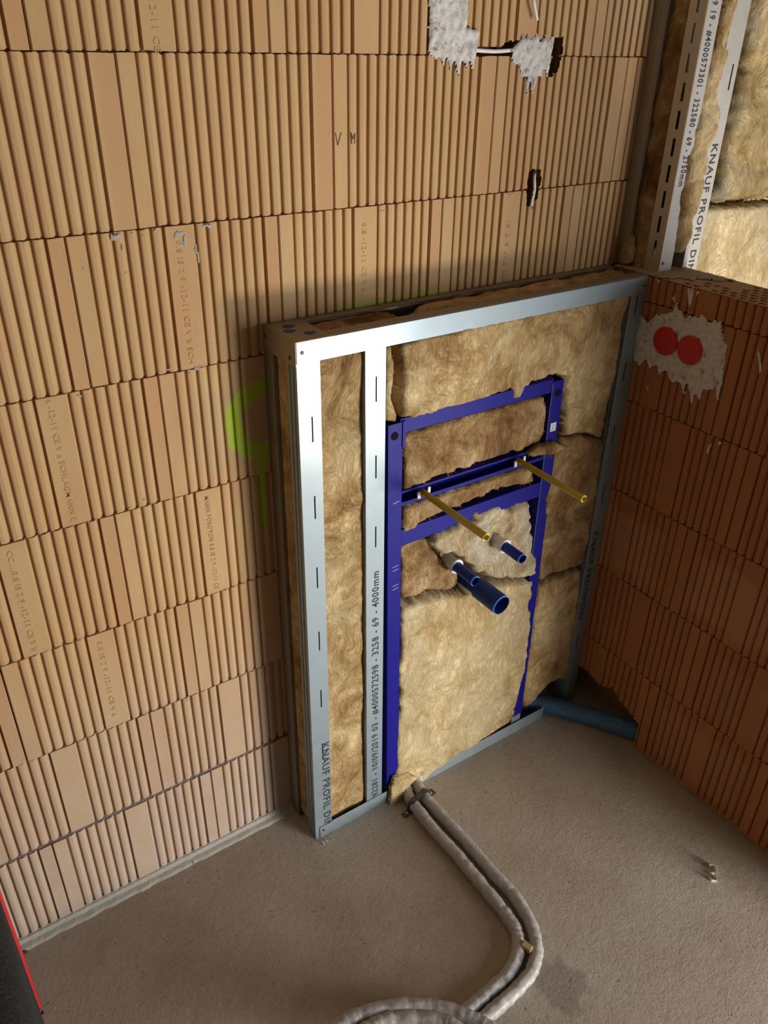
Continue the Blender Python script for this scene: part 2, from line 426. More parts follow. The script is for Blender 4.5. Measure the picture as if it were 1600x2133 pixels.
for (px, py, a, b) in [(240,490,14,9),(372,488,16,7),(385,500,8,9),(410,528,4,26),(432,470,16,5),(255,515,5,18),(296,485,4,8),(276,487,4,8),(325,480,6,4),(345,560,0,0),(175,552,4,8),(262,568,4,7),(350,770,11,4),(410,768,10,6),(395,775,5,8),(165,824,8,4),(95,835,7,4),(270,793,6,3),(165,1095,7,4),(185,1088,7,4),(210,1075,6,3),(300,1045,9,3),(270,1060,7,3),(35,1382,6,4),(170,1330,6,4),(165,1543,6,4),(220,1513,6,4),(305,1486,6,3),(390,1455,6,4),(225,1395,3,3),(810,116,16,3),(800,438,16,3),(1062,405,6,5)]:
    if not a: continue
    c = at(px, py, 1, 0); s = .00078*(1.15 if py > 700 else 1)
    P = [(c.x+math.cos(t)*a*s*(1+.3*math.sin(3*t+px)), c.z+math.sin(t)*b*s*(1+.3*math.cos(2*t+py))) for t in [k*math.pi/6 for k in range(12)]]
    blob(P, 0, -.0003, .0022, M_MORT, 'mortar_smear', wall_left, step=.0025, amp=.002, seed=px)
# plaster around the chased cables, with finger drips running down the ribs
def P1(l): return px_poly(l, 1, 0, 0, 2)
pl1 = P1([(893,-60),(975,-60),(976,20),(972,55),(990,58),(1000,70),(996,95),(992,118),(986,150),(975,128),(972,160),(963,125),(955,168),(945,130),(935,158),(930,120),(924,145),(915,118),(905,130),(895,114),(889,105),(892,40)])
blob(pl1, 0, .001, .0065, M_PL, 'plaster_patch', wall_left, amp=.011, seed=3)
pl2 = P1([(1062,100),(1070,95),(1083,84),(1087,60),(1092,78),(1100,62),(1106,80),(1118,58),(1125,85),(1136,66),(1142,90),(1150,72),(1154,80),(1148,120),(1140,165),(1132,140),(1128,165),(1118,160),(1108,210),(1104,165),(1096,225),(1094,160),(1085,170),(1080,130),(1070,138),(1062,115)])
blob(pl2, 0, .001, .0065, M_PL, 'plaster_patch', wall_left, amp=.011, seed=9)

# imprints: font outlines turned into thin relief
def text(body, origin, along, up, length, height, m, parent, name='printed_text', tk=.0003):
    cu = bpy.data.curves.new('t', 'FONT'); cu.body = body; cu.resolution_u = 2; cu.space_character = 1.15; cu.offset = .012
    o = bpy.data.objects.new('t', cu); C.objects.link(o); dg = bpy.context.evaluated_depsgraph_get()
    me = bpy.data.meshes.new_from_object(o.evaluated_get(dg)); bpy.data.objects.remove(o)
    xs = [v.co.x for v in me.vertices]; ys = [v.co.y for v in me.vertices]
    x0, y0 = min(xs), min(ys); sx = length/(max(xs)-x0); sy = height/(max(ys)-y0)
    origin, along, up = Vector(origin), Vector(along).normalized(), Vector(up).normalized(); n = along.cross(up)*tk
    for v in me.vertices: v.co = origin + along*(v.co.x-x0)*sx + up*(v.co.y-y0)*sy + n
    me.materials.clear(); me.materials.append(m)
    t = bpy.data.objects.new(name, me); C.objects.link(t); t.parent = parent; t.matrix_parent_inverse = parent.matrix_world.inverted()
    return t
IMP = '0.8  IS 2 9 -12-11 CE V a SCHLAGMANN'
def imp(row, k, body, ztop, L):
    off = ROW[row][2] + k*BR; x = off + (WIDE[0]+WIDE[1])/2 - .008
    text(body, (x, -.0006, ztop), (0,0,-1), (1,0,0), L, .0105, M_IMP, wall_left, 'imprinted_text')
imp(7, 0, 'a -12-11 CE', 1.84, .09)
imp(5, 0, '0.8 IS 2 9 -12-11 CE V b SCH', 1.475, .215)
imp(5, 1, '0.8 -12-11 CE V a', 1.47, .13); imp(5, 2, 'IS 2 9 -12 CE', 1.44, .13)
imp(4, -1, 'a -12-11 CE V a SCHLAGMANN E', 1.245, .235)
imp(3, 0, 'MANN POROTON 0.8 IS 2 9 -12-11 CE', .985, .225)
imp(3, -1, 'CC....0.8 IS 2 9 -12-11 CE V b', .985, .225)
imp(2, -1, '0.8 IS 2 9 -12-11 CE V a', .73, .20)
imp(4, 0, 'J', 1.12, .008)
# pencil marks on the flat brick edge
pm = MB()
for a, b in [((699,277),(704,303)),((704,303),(711,276)),((732,276),(733,300)),((733,278),(736,290)),((736,290),(740,278)),((740,278),(739,300))]:
    A_, B_ = at(*a, 1, -.0008), at(*b, 1, -.0008); d = (B_-A_); n = d.normalized().cross(Vector((0,1,0)))*.0006
    pm.obox((A_+B_)/2, d/2, n, (0,.0002,0))
pm.build('pencil_mark', M_IMP2, wall_left)

# mortar strip between wall and floor
vs, fs = [], []; nn = 200
for i in range(nn+1):
    x = -1.3 + 2.22*i/nn; a = noise.noise(Vector((x*30, 0, 0)))*.004; b = noise.noise(Vector((x*90, 3, 0)))*.003
    for yy, zz in ((.004, .003), (-.004, .0015+b*.3), (-.008, -.008), (-.018+a, -.011+b*.4), (-.024+a+b, ZF-.001)): vs.append((x, yy, zz))
for i in range(nn):
    for k in range(4): q = i*5+k; fs.append((q, q+1, q+6, q+5))
tag(mesh('trim_1', vs, fs, flat('mortar_foot', (.42,.39,.34), .9, bs=.7, scale=70), None, False), 'grey mortar strip along the foot of the brick wall', None, None, 'structure')

# right half wall, its face looks towards -x ; s runs along -y
notch = [(-.05,-.05),(.372,-.05),(.372,.105),(.33,.125),(.29,.150),(.255,.178),(.25,.16),(.225,.150),(.2,.150),(.16,.165),(.12,.16),(.08,.16),(-.05,.16)]
notch = [(s, z*.78-.0) for s, z in notch]
ROWR = [(.25*i, .25*(i+1), .006 if i % 2 == 0 else .108) for i in range(6)]
YE = 1.12
wall_right = brick_wall('wall_right', M_BR, lambda s, z, d: (W-d, -s, z), ROWR, (.0, YE), H, [notch], reverse=False)
tag(wall_right, 'low reddish fluted brick wall on the right', None, None, 'structure')
TH = .136
bk = MB()
bk.box((W+.0125, -YE+.001, .14), (W+TH-.001, -.374, H-.036)); bk.box((W+.0125, -.374, .14), (W+TH-.001, -.001, H-.036)); bk.box((W+.0125, -YE+.001, ZF), (W+TH-.001, -.374, .14)); bk.box((W+.09, -.374, ZF), (W+TH-.001, -.001, .14))
bk.build('wall_core', M_CAV, wall_right)
# far face and end face
ff = MB(); ff.box((W+TH-.001, -YE, ZF), (W+TH, 0, H-.001)); ff.box((W+.001, -YE-.001, ZF), (W+TH, -YE, H-.001)); ff.build('rear_face', M_BR, wall_right)
# perforated top: a stepped grid of webs and holes
def perforated():
    vs, fs = [], []; Z1, Z0 = H, H-.034
    xs = [W, W+.010]; kinds = [0]
    rows_ = 6; pit = (TH-.012)/rows_
    for r in range(rows_):
        x = W+.010+r*pit; xs += [x+pit*.62, x+pit]; kinds += [1, 0]
    xs[-1] = W+TH
    for r in range(len(xs)-1):
        xa, xb = xs[r], xs[r+1]; hole_row = (r % 2 == 1)
        y = 0.0; off = .012 if (r//2) % 2 else 0
        ys = [0.0, .004+off]; hk = [0]
        while ys[-1] < YE-.03: ys += [ys[-1]+.017, ys[-1]+.017+.0065]; hk += [1, 0]
        ys.append(YE); hk.append(0)
        for i in range(len(ys)-1):
            ya, yb = ys[i], ys[i+1]; hole = hole_row and hk[i] if i < len(hk) else False
            filled = (ya < .21) or (ya < .33 and noise.noise(Vector((xa*60, ya*60, 0))) > .05)
            j = lambda a, b: .0012*noise.noise(Vector((a*300, b*300, 4)))
            P = [(xa+j(xa,ya), -ya+j(ya,xa)), (xb+j(xb,ya), -ya+j(ya,xb)), (xb+j(xb,yb), -yb+j(yb,xb)), (xa+j(xa,yb), -yb+j(yb,xa))]
            n = len(vs)
            if hole and not filled:
                vs += [(*p, Z1) for p in P] + [(*p, Z0) for p in P]
                fs += [(n+4,n+7,n+6,n+5)] + [(n+k, n+(k+1)%4, n+4+(k+1)%4, n+4+k)[::-1] for k in range(4)]
            else:
                vs += [(*p, Z1) for p in P]; fs.append((n, n+3, n+2, n+1))
    mesh('perforated_top', vs, fs, flat('brick_top', (.36, .22, .13), .9, bs=.5, scale=150, var=.25), wall_right)
perforated()
mp = [(.934,-.015),(.934,-.16),(.95,-.19),(.965,-.18),(.98,-.22),(1.0,-.21),(1.03,-.26),(1.05,-.25),(1.068,-.28),(1.069,-.02)]
vs, fs, idx = [], [], {}
for i in range(46):
    for j in range(92):
        x, y = .934+.003*i, -.285+.003*j
        d = sdist(x+.004*noise.noise(Vector((x*90,y*90,0))), y+.006*noise.noise(Vector((x*70,y*70,5))), mp)
        if d <= 0 and not (x < .937 and -.16 < y < -.015): continue
        idx[i, j] = len(vs); vs.append((x, y, H+.0008+.003*min(1, max(0, d)/.006)+.002*noise.noise(Vector((x*80, y*80, 1)))*min(1, max(0, d)/.006)))
for i in range(45):
    for j in range(91):
        q = [(i,j),(i+1,j),(i+1,j+1),(i,j+1)]
        if all(k in idx for k in q): fs.append(tuple(idx[k] for k in q))
mesh('mortar_cap', vs, fs, flat('mortar_dusty', (.33,.25,.17), .95, bs=.8, scale=120, var=.3), wall_right, True)
# plaster round the sockets and splashes, on the face x = W
def PR(l): return px_poly(l, 0, W, 1, 2)
pr = PR([(1323,668),(1338,655),(1352,668),(1368,655),(1384,650),(1400,650),(1410,628),(1424,652),(1440,660),(1462,652),(1480,668),(1500,664),(1510,700),(1514,720),(1506,760),(1497,800),(1485,812),(1464,815),(1458,850),(1450,820),(1443,845),(1432,800),(1424,830),(1418,795),(1404,800),(1395,790),(1386,770),(1374,785),(1365,760),(1352,770),(1345,752),(1333,765),(1320,745),(1322,700)])
blob(pr, 0, W+.001, .006, M_PL, 'plaster_patch', wall_right, amp=.006, axis=0, seed=21)
for l in [[(1500,700),(1515,720),(1505,800),(1494,845),(1490,810),(1497,760)],[(1432,600),(1445,598),(1447,610),(1438,640),(1434,640)],[(1450,605),(1460,605),(1452,625)],[(1366,582),(1376,582),(1372,596)],[(1576,722),(1585,740),(1588,775),(1582,782)],[(1478,925),(1486,920),(1474,950),(1470,940)],[(1345,800),(1352,803),(1350,822)],[(1494,918),(1506,920),(1496,932)],[(1398,620),(1408,612),(1406,632)]]:
    blob(PR(l), 0, W-.0002, .0014, M_PL, 'plaster_splash', wall_right, step=.002, amp=.001, edge=.002, axis=0, seed=l[0][0])

fl = mesh('floor', [(-3,-4,ZF),(4,-4,ZF),(4,.02,ZF),(-3,.02,ZF)], [(0,1,2,3)], M_FLOOR); tag(fl, 'rough grey-brown screed floor', None, None, 'structure')
M_PLAIN = flat('plain_render', (.20, .15, .11), .9)
tag(MB().box((-3, -4, 2.75), (4, .1, 2.85)).build('ceiling', M_PLAIN), 'unseen ceiling added to keep light off upward faces', None, None, 'structure')  # out of view, added to block light from above
tag(MB().box((-1.75, -4, ZF), (-1.65, 0, 2.75)).build('wall_far_left', M_PLAIN), 'unseen side wall on the left, added to keep the low wall dark', None, None, 'structure')  # out of view, added so the low brick wall stays dark
rw = MB(); rw.box((-1.75, -3.35, ZF), (.90, -3.25, 2.75)); rw.box((2.3, -3.35, ZF), (2.7, -3.25, 2.75)); rw.box((.90, -3.35, 2.25), (2.3, -3.25, 2.75))
tag(rw.build('wall_rear', M_PLAIN), 'unseen rear wall, added with an opening that steers the light in', None, None, 'structure')  # wall and opening added out of view to shape the incoming light
tag(MB().box((2.6, -4, ZF), (2.7, 0, 2.75)).build('wall_far_right', M_PLAIN), 'side wall outside the view on the right', None, None, 'structure')

# ---------------------------------------------------------------- insulation
def batt(name, outline, label, m, back=.03, front=YF+.004, soft=.012, amp=.008, seed=0, step=.005, edge=.006, group=None, fr=True, parent=None, fold=0):
    """soft slab; outline in metres (x, z); front face looks to -y"""
    xs = [p[0] for p in outline]; zs = [p[1] for p in outline]
    x0, x1, z0, z1 = min(xs)-.012, max(xs)+.012, min(zs)-.012, max(zs)+.012
    nx, nz = int((x1-x0)/step)+1, int((z1-z0)/step)+1; yb = front+back; idx = {}; vs = []; fs = []; cells = []
    for i in range(nx+1):
        for j in range(nz+1):
            x, z = x0+step*i, z0+step*j
            wx = x + edge*noise.fractal(Vector((x*26, z*26, seed)), .8, 2.3, 4)
            wz = z + edge*noise.fractal(Vector((x*26, z*26, seed+9)), .8, 2.3, 4)
            d = sdist(wx, wz, outline)
            if d <= 0: continue
            k = min(1, d/soft); k = math.sqrt(k*(2-k))
            n = noise.fractal(Vector((x*14, z*11, seed*3.1)), .9, 2.1, 6)
            cr = 1-abs(noise.noise(Vector((x*9+2*n*.15, z*16, seed+2.2))))*4
            y = yb - back*k - amp*n*k + max(0, cr)*fold*k
            idx[i, j] = len(vs); vs.append((x, y, z))
    nfront = len(vs)
    E = {}
    for i in range(nx):
        for j in range(nz):
            q = [(i,j),(i+1,j),(i+1,j+1),(i,j+1)]
            if all(k in idx for k in q):
                f = tuple(idx[k] for k in q); fs.append(f)
                for a, b in zip(f, f[1:]+f[:1]): E[a, b] = 1
    rim = [(a, b) for (a, b) in E if (b, a) not in E]; bk_ = {}
    for a, b in rim:
        for c_ in (a, b):
            if c_ not in bk_: bk_[c_] = len(vs); vs.append((vs[c_][0], yb+.004, vs[c_][2]))
    for a, b in rim: fs.append((b, a, bk_[a], bk_[b]))
    o = mesh(name, vs, fs, m, parent, True)
    if label: tag(o, label, 'insulation', group)
    if fr and rim:
        fv, ff_ = [], []
        rnd = random.Random(seed+1); cx, cz = sum(xs)/len(xs), sum(zs)/len(zs)
        for _ in range(min(220, len(rim)//2)):
            a, b = rnd.choice(rim); p = Vector(vs[a]); q = Vector(vs[b]); t = (q-p).normalized(); out = Vector((t.z, 0, -t.x))
            d = (out*rnd.uniform(.2, 1) + t*rnd.uniform(-1, 1) + Vector((0, -rnd.uniform(0, .8), 0))).normalized()*rnd.uniform(.004, .013)
            c2 = p+d*.5+Vector((0, -.001, rnd.uniform(-.002, .002))); wv = Vector((.0004, 0, .0003))
            n = len(fv); fv += [p-wv, p+wv, c2+wv*.7, c2-wv*.7, p+d]; ff_ += [(n, n+1, n+2, n+3), (n+3, n+2, n+4)]
        tag(mesh('loose_fibres', fv, ff_, m, o), kind='stuff')
    return o
def PF(l, y=YF): return px_poly(l, 1, y, 0, 2)
ins = []
batt('insulation_batt', [(.004,.006),(.160,.004),(.152,1.292),(.004,1.292)], 'tall narrow strip of tan mineral wool between the two left metal studs', M_W, back=.078, front=-.116, soft=.004, amp=.007, seed=1, edge=.002)
batt('insulation_batt', PF([(838,712),(1000,672),(1180,636),(1316,608),(1300,690),(1287,780),(1262,870),(1252,920),(1225,905),(1178,914),(1176,812),(1178,790),(1160,782),(1130,796),(1108,801),(1085,835),(1066,836),(1064,815),(1010,836),(965,846),(930,858),(895,868),(838,878)]), 'large pale mineral wool piece filling the top of the frame above the blue crossbar', M_W, back=.092, front=-.130, soft=.009, amp=.006, seed=2)
batt('insulation_batt', PF([(803,722),(829,716),(827,760),(830,800),(826,840),(835,868),(834,886),(806,884)]), 'slim upright wool sliver beside the dark slit at the top of the middle stud', M_W, back=.08, front=-.124, soft=.008, amp=.004, seed=3)
batt('insulation_batt', PF([(841,906),(870,895),(950,873),(1060,842),(1140,824),(1142,850),(1136,900),(1128,925),(1110,932),(1092,940),(1062,948),(1010,964),(930,992),(840,1023)]), 'brown wool panel in the upper window of the blue frame above the yellow tubes', M_WB, back=.088, front=-.128, soft=.006, amp=.005, seed=4)
batt('insulation_batt', PF([(840,1058),(930,1029),(1000,1006),(1060,986),(1115,972),(1118,1008),(1060,1018),(1010,1038),(950,1062),(905,1078),(880,1092),(862,1108),(840,1114)]), 'low brown wool band between the second and third blue crossbars', M_WB, back=.088, front=-.127, soft=.006, amp=.005, seed=5)
batt('insulation_batt', PF([(905,1108),(960,1085),(1020,1058),(1060,1046),(1100,1040),(1114,1070),(1114,1130),(1116,1200),(1060,1208),(1010,1206),(985,1196),(960,1165),(925,1150),(905,1150),(885,1135)]), 'fluffy cream wool heap around the two white pipe collars', M_WF, back=.09, front=-.138, soft=.016, amp=.018, seed=6, edge=.014, fold=.008)
batt('insulation_batt', PF([(836,1135),(900,1120),(905,1150),(930,1168),(955,1195),(965,1215),(940,1232),(880,1240),(834,1250)]), 'crumpled brown wool lump left of the lower blue pipe', M_WB, back=.085, front=-.130, soft=.010, amp=.013, seed=7, edge=.010, fold=.008)
batt('insulation_batt', PF([(834,1266),(900,1246),(960,1236),(1010,1222),(1060,1212),(1112,1204),(1106,1260),(1107,1310),(1098,1380),(1083,1440),(1070,1488),(1060,1508),(960,1568),(886,1624),(866,1636),(850,1655),(828,1668),(818,1655),(822,1600),(822,1560),(832,1450),(828,1380),(834,1330)]), 'biggest pale mineral wool sheet filling the lower half of the blue frame', M_WP, back=.094, front=-.133, soft=.010, amp=.007, seed=8)
batt('insulation_batt', PF([(1174,912),(1215,905),(1262,915),(1255,980),(1240,1080),(1218,1178),(1160,1198),(1126,1212),(1122,1150),(1136,1040),(1150,940)]), 'brown wool strip right of the blue frame, level with the yellow tubes', M_WB, back=.085, front=-.126, soft=.007, amp=.006, seed=10)
batt('insulation_batt', PF([(1124,1222),(1170,1203),(1216,1185),(1206,1290),(1186,1415),(1150,1425),(1125,1452),(1100,1478),(1088,1475),(1090,1440),(1108,1330)]), 'lowest cream wool strip between blue frame and right metal stud', M_W, back=.085, front=-.125, soft=.007, amp=.006, seed=11)
batt('insulation_tuft', PF([(1098,942),(1120,928),(1158,920),(1185,932),(1150,946),(1110,952)], -.14), 'small brown wool flap folded over the right blue post', M_WB, back=.012, front=-.146, soft=.008, amp=.004, seed=12, edge=.004, step=.003)
batt('insulation_tuft', PF([(822,1622),(850,1612),(872,1622),(856,1638),(842,1652),(836,1668),(829,1680),(824,1700),(823,1722),(818,1722),(817,1695),(812,1676),(815,1650)], -.145), 'thin cream wool tuft hanging over the floor rail by the hoses', M_WP, back=.010, front=-.146, soft=.006, amp=.006, seed=13, edge=.005, step=.002)
# wool showing in the slot on top of the frame
def top_wool(x0, x1, y0, y1, z, seed, label, m=M_WB):
    vs, fs = [], []; st = .006; nx = int((x1-x0)/st); ny = max(4, int((y1-y0)/.005))
    for i in range(nx+1):
        for j in range(ny+1):
            x, y = x0+(x1-x0)*i/nx, y0+(y1-y0)*j/ny
            e = min(i, nx-i)/4; k = min(1, e, min(j, ny-j)/1.5+.1)
            vs.append((x, y, z-.02+.02*k+.004*noise.fractal(Vector((x*22, y*40, seed)), .9, 2, 5)))
    for i in range(nx):
        for j in range(ny): q = i*(ny+1)+j; fs.append((q, q+ny+1, q+ny+2, q+1))
    tag(mesh('insulation_batt', vs, fs, m, None, True), label, 'insulation')
top_wool(.055, .275, -.096, -.034, 1.308, 1, 'wool strip in the open slot on top of the low frame, left end')
top_wool(.315, .93, -.096, -.034, 1.309, 2, 'long wool strip bulging from the top of the low frame, right half', M_W)

# ---------------------------------------------------------------- galvanised studs of the low frame
def slits(parent, x, ztop, n, y=YF, pitch=.1695, ln=.052):
    for k in range(n):
        z = ztop - k*pitch; b = MB()
        b.box((x-.0012, y-.0006, z-ln), (x+.0008, y+.0006, z)); o = b.build('slot', M_BLACK, parent)  # black strip paints the shade inside the slit
        e = MB().box((x+.0008, y-.0016, z-ln), (x+.0018, y, z)); e.build('slot_lip', M_ZN, o)
T = .0008
frame = empty('stud_frame', (0, YF, ZF), 'low galvanised metal stud frame standing in front of the brick wall', 'metal frame')
# end stud: broad face to the front, ribbed flange round the corner
def channel(name, x0, x1, z0, z1, y0=YF, depth=.038, parent=frame, lips=True, ribs=True, m=M_ZN):
    b = MB(); b.box((x0, y0, z0), (x1, y0+T, z1))
    for xx, s in ((x0, 1), (x1-T, -1)):
        b.box((xx, y0+T, z0), (xx+T, y0+depth, z1))
        if lips: b.box((min(xx, xx+s*.006), y0+depth-T, z0), (max(xx+T, xx+s*.006), y0+depth, z1))
    o = b.build(name, m, parent, bevel=.0003)
    if ribs:
        r = MB()
        for yy in (.010, .0135, .024, .0275):
            r.box((x0-.0012, y0+yy, z0+.002), (x0, y0+yy+.0014, z1-.04))
        r.build('pressed_rib', m, o)
    return o
st1 = channel('end_stud', 0, .0485, ZF, H-.001)
slits(st1, .0285, 1.163, 6)
text('KNAUF PROFIL DIN', (.0255, YF-.0003, .312), (0,0,-1), (1,0,0), .300, .0205, M_INK, st1, tk=.0004)
st2 = channel('middle_stud', 0, .0475, .006, 1.282, y0=YF+.0012)
# the middle stud leans a little
for o_ in (st2,):
    o_.matrix_basis = Matrix.Identity(4)
def lean(o, x, dx, y=0, H_=1.28):
    """shift a part sideways so that its foot stands dx to the right of its head"""
    for q in [o] + list(o.children_recursive):
        for v in q.data.vertices: v.co.x += x + dx*(1 - v.co.z/H_)
mid_slots = slits(st2, .025, 1.213, 3, y=YF+.0012)
text('N2281 - 10/09/2019 03 - #4000572598 - 3258 - 69 - 4000mm', (.036, YF+.0009, .022), (0,0,1), (-1,0,0), .735, .0205, M_INK, st2, tk=.0004)
lean(st2, .147, .011)
st3 = channel('right_stud', .884, .9335, ZF, H-.001)
slits(st3, .905, 1.275, 7)
text('KNAUF PROFIL DIN', (.892, YF-.0003, .62), (0,0,-1), (1,0,0), .30, .0205, M_INK, st3, tk=.0004)
bs1 = MB(); bs1.box((-.0005, -.040, ZF), (T, -.003, H-.001)); bs1.box((0, -.004, ZF), (.048, -.003, H-.001)); bs1.box((0, -.040, ZF), (.006, -.040+T, H-.001))
o_ = bs1.build('back_stud', M_ZD, frame, bevel=.0002)
r = MB(); r.box((-.0018, -.0385, ZF+.03), (-.0005, -.0365, 1.262)); r.build('pressed_rib', M_ZN, o_)
# top rail: front face, grooved top, back rail, end plate
tr = MB(); tr.box((.0008, YF-.0012, H-.0405), (W-.001, YF-.0004, H)); tr.box((.0008, YF-.0012, H-.0008), (W-.001, YF+.034, H)); tr.box((.001, YF+.033, H-.008), (W-.001, YF+.034, H))
o_ = tr.build('top_rail', M_ZN, frame, bevel=.0003)
tp = MB()
for y0_ in (.0075, .0155, .0265): tp.box((.05, YF+y0_, H), (W-.002, YF+y0_+.002, H+.0009))
tp.box((.003, YF+.0015, H), (W-.002, YF+.0335, H+.0004)); tp.build('dim_dusty_top', M_ZD, o_)  # dusty sheet, also darkened in colour for the weak light from above
br_ = MB(); br_.box((.001, -.030, H-.0008), (W+.03, -.0045, H)); br_.box((.001, -.0045, H-.04), (W-.01, -.0035, H)); br_.box((.001, -.030, H-.006), (W, -.0292, H))
br_.build('back_rail', M_ZD, frame)
ep = MB(); ep.box((-.0012, -.1295, H-.0005), (.075, -.003, H+.0006)); ep.box((-.0015, -.1295, H-.046), (-.0006, -.003, H+.0006)); o_ = ep.build('corner_plate', M_ZD, frame)
for x, y in ((.034, -.040), (.022, -.066), (.050, -.094)):
    b = MB(); n = 14; b.v = [(x+.0125*math.cos(2*math.pi*i/n)*(1+.15*math.sin(3*i)), y+.0105*math.sin(2*math.pi*i/n)*(1+.2*math.cos(5*i)), H+.0008) for i in range(n)]; b.f = [tuple(range(n))]
    b.build('marker_blot', M_INKB, o_)
sc = MB().tube((.012, YF-.0030, H-.020), (.012, YF-.0012, H-.020), .0032, .0040, 12); sc.build('screw', M_STRAP, frame)
sc = MB().tube((.922, YF-.0030, H-.022), (.922, YF-.0012, H-.022), .0032, .0040, 12); sc.build('screw', M_STRAP, frame)
for y, z in ((-.108, H-.033), (-.014, H-.018)):
    sc = MB().tube((-.0035, y, z), (-.0014, y, z), .0030, .0040, 12); sc.build('screw', M_STRAP, frame)
# floor rail in two pieces
def rail(x0, x1):
    b = MB(); b.box((x0, YF-.0014, ZF), (x1, YF-.0006, .026)); b.box((x0, YF-.0006, ZF), (x1, YF+.06, ZF+.0008))
    return b.build('floor_rail', M_ZN, frame, bevel=.0003)
r1 = rail(.0485, .252); rail(.335, .80)
pl = MB().box((.012, YF-.0025, ZF+.002), (.052, YF-.0015, .024)); o_ = pl.build('rail_tongue', M_ZN, frame)
sc = MB().tube((.022, YF-.0045, .010), (.022, YF-.0025, .010), .0026, .0034, 12); sc.build('screw', M_STRAP, frame)

# ---------------------------------------------------------------- blue installation frame
BF = empty('installation_frame', (.45, -.11, ZF), 'dark blue enamelled plumbing support frame set inside the wool', 'plumbing frame')
def post(x0, x1, z0, z1, dx, name='post'):
    b = MB(); y = -.128
    b.box((x0, y, z0), (x1, y+.0016, z1)); b.box((x0, y, z0), (x0+.0016, y+.035, z1)); b.box((x1-.0016, y, z0), (x1, y+.035, z1))
    o = b.build(name, M_BLUE, BF, bevel=.0012)
    return o
p1 = post(0, .037, .040, 1.103, 0)
e = MB().tube((.0165, -.1283, 1.076), (.0165, -.1287, 1.076), .0092, .0092, 20); e.build('hole_shade_disc', M_BLACK, p1)  # black disc paints the shade inside the hole
for zz in (.918, .752, .742, .70, .69):
    q = MB().obox((.022, -.1284, zz), (.008, 0, .0012), (0, .0002, 0), (0, 0, .0004)); q.build('gauge_mark', M_WHITE, p1)
lean(p1, .199, .022)
p2 = post(0, .036, .052, 1.103, 0)
e = MB().tube((.020, -.1283, 1.073), (.020, -.1287, 1.073), .0092, .0092, 20); e.build('hole_shade_disc', M_BLACK, p2)  # same black disc for the shaded hole
e = MB().box((.009, -.1286, .975), (.027, -.1282, .997)); st = e.build('sticker', M_WHITE, p2)
e = MB(); e.v = [(.0155,-.1288,.986),(.0205,-.1288,.986),(.018,-.1288,.982)]; e.f = [(0,1,2)]; e.build('sticker_print', M_INK, st)
e = MB().box((.012,-.1288,.979),(.024,-.1287,.980)).box((.013,-.1288,.991),(.0225,-.1287,.992)); e.build('sticker_print', M_INK, st)
e = MB().box((-.0002, -.1284, .62), (.0006, -.128, 1.10)); e.build('bright_edge', flat('edge_shine', (.30,.32,.55), .3), p2)  # lighter blue strip paints the shine along the post edge
lean(p2, .659, .013)
def bar(z0, z1, dy=0, name='crossbar', open_=False):
    y = -.1265+dy
    b = MB()
    if open_:                                   # C-rail with its mouth to the front
        b.box((.234, y, z0), (.664, y+.002, z0+.009)); b.box((.234, y, z1-.006), (.664, y+.002, z1)); b.box((.234, y+.026, z0), (.664, y+.028, z1))
        b.box((.234, y, z0), (.664, y+.028, z0+.0016)); b.box((.234, y, z1-.0016), (.664, y+.028, z1))
    else:
        b.box((.234, y, z0), (.664, y+.0018, z1)); b.box((.234, y, z0), (.664, y+.03, z0+.0018)); b.box((.234, y, z1-.0018), (.664, y+.03, z1))
    return b.build(name, M_BLUE, BF, bevel=.0008)
b1 = bar(1.076, 1.110)
MB().box((.238, -.1305, 1.045), (.245, -.1262, 1.105)).build('corner_bracket', M_BLUE, BF)
b2 = bar(.903, .940, open_=True)
for x in (.303, .585):
    MB().box((x-.018, -.1282, .909), (x-.010, -.124, .924)).build('white_clip', M_WHITE, b2); MB().box((x+.010, -.1282, .916), (x+.016, -.124, .930)).build('white_clip', M_WHITE, b2)
b3 = bar(.800, .842)
q = MB().box((.228, -.125, ZF), (.262, -.095, .042)); q.build('foot', M_ZN, BF)
q = MB().box((.672, -.125, ZF), (.706, -.095, .054)); q.build('foot', M_ZN, BF)

# ---------------------------------------------------------------- tubes and pipe ends
def rim(t, a, b, r, wl, m=None):
    a, b = Vector(a), Vector(b); d = (b-a).normalized()
    MB().tube(b-d*.0006, b+d*.0004, r+.0002, r+.0002, 40, False, wl+.0002).build('cut_rim', m or M_RIM, t)
for x, z, y1, lab in ((.303, .918, -.335, 'yellow plastic tube sticking out lower left of its twin, above the pipes'), (.585, .919, -.331, 'yellow plastic tube at the right, close to the right blue post')):
    t = MB().tube((x, -.118, z), (x, y1, z-.004), .0078, .0078, 28, True, .0018).build('threaded_rod_sleeve', M_YEL, None, True)
    tag(t, lab, 'tube', 'yellow sleeves on the blue frame')
    rim(t, (x, -.118, z), (x, y1, z-.004), .0078, .0018, flat('yellow_rim', (.85,.68,.06), .4))
def water(x, z, xe, ze, ye, lab, y0=-.110, coly=-.148):
    e = empty('water_connection', (x, y0, z), lab, 'pipe', 'blue capped water connections')
    MB().tube((x, y0, z), (x, coly, z), .0155, .0150, 32).build('white_collar', M_WHITE, e, True)
    MB().tube((x, coly, z), (x, coly-.007, z), .0185, .0185, 32, True).build('collar_ring', M_WHITE, e, True)
    t = MB().tube((x, coly-.004, z), (xe, ye, ze), .0125, .0125, 32, True, .0016).build('blue_plug', M_BPIPE, e, True)
    rim(t, (x, coly-.004, z), (xe, ye, ze), .0125, .0016)
    return e
water(.389, .708, .389, .706, -.221, 'short blue pipe end with white collar, upper left of the wide drain pipe')
water(.534, .716, .534, .714, -.219, 'short blue pipe end with white collar, right of its twin near the right post', coly=-.153)
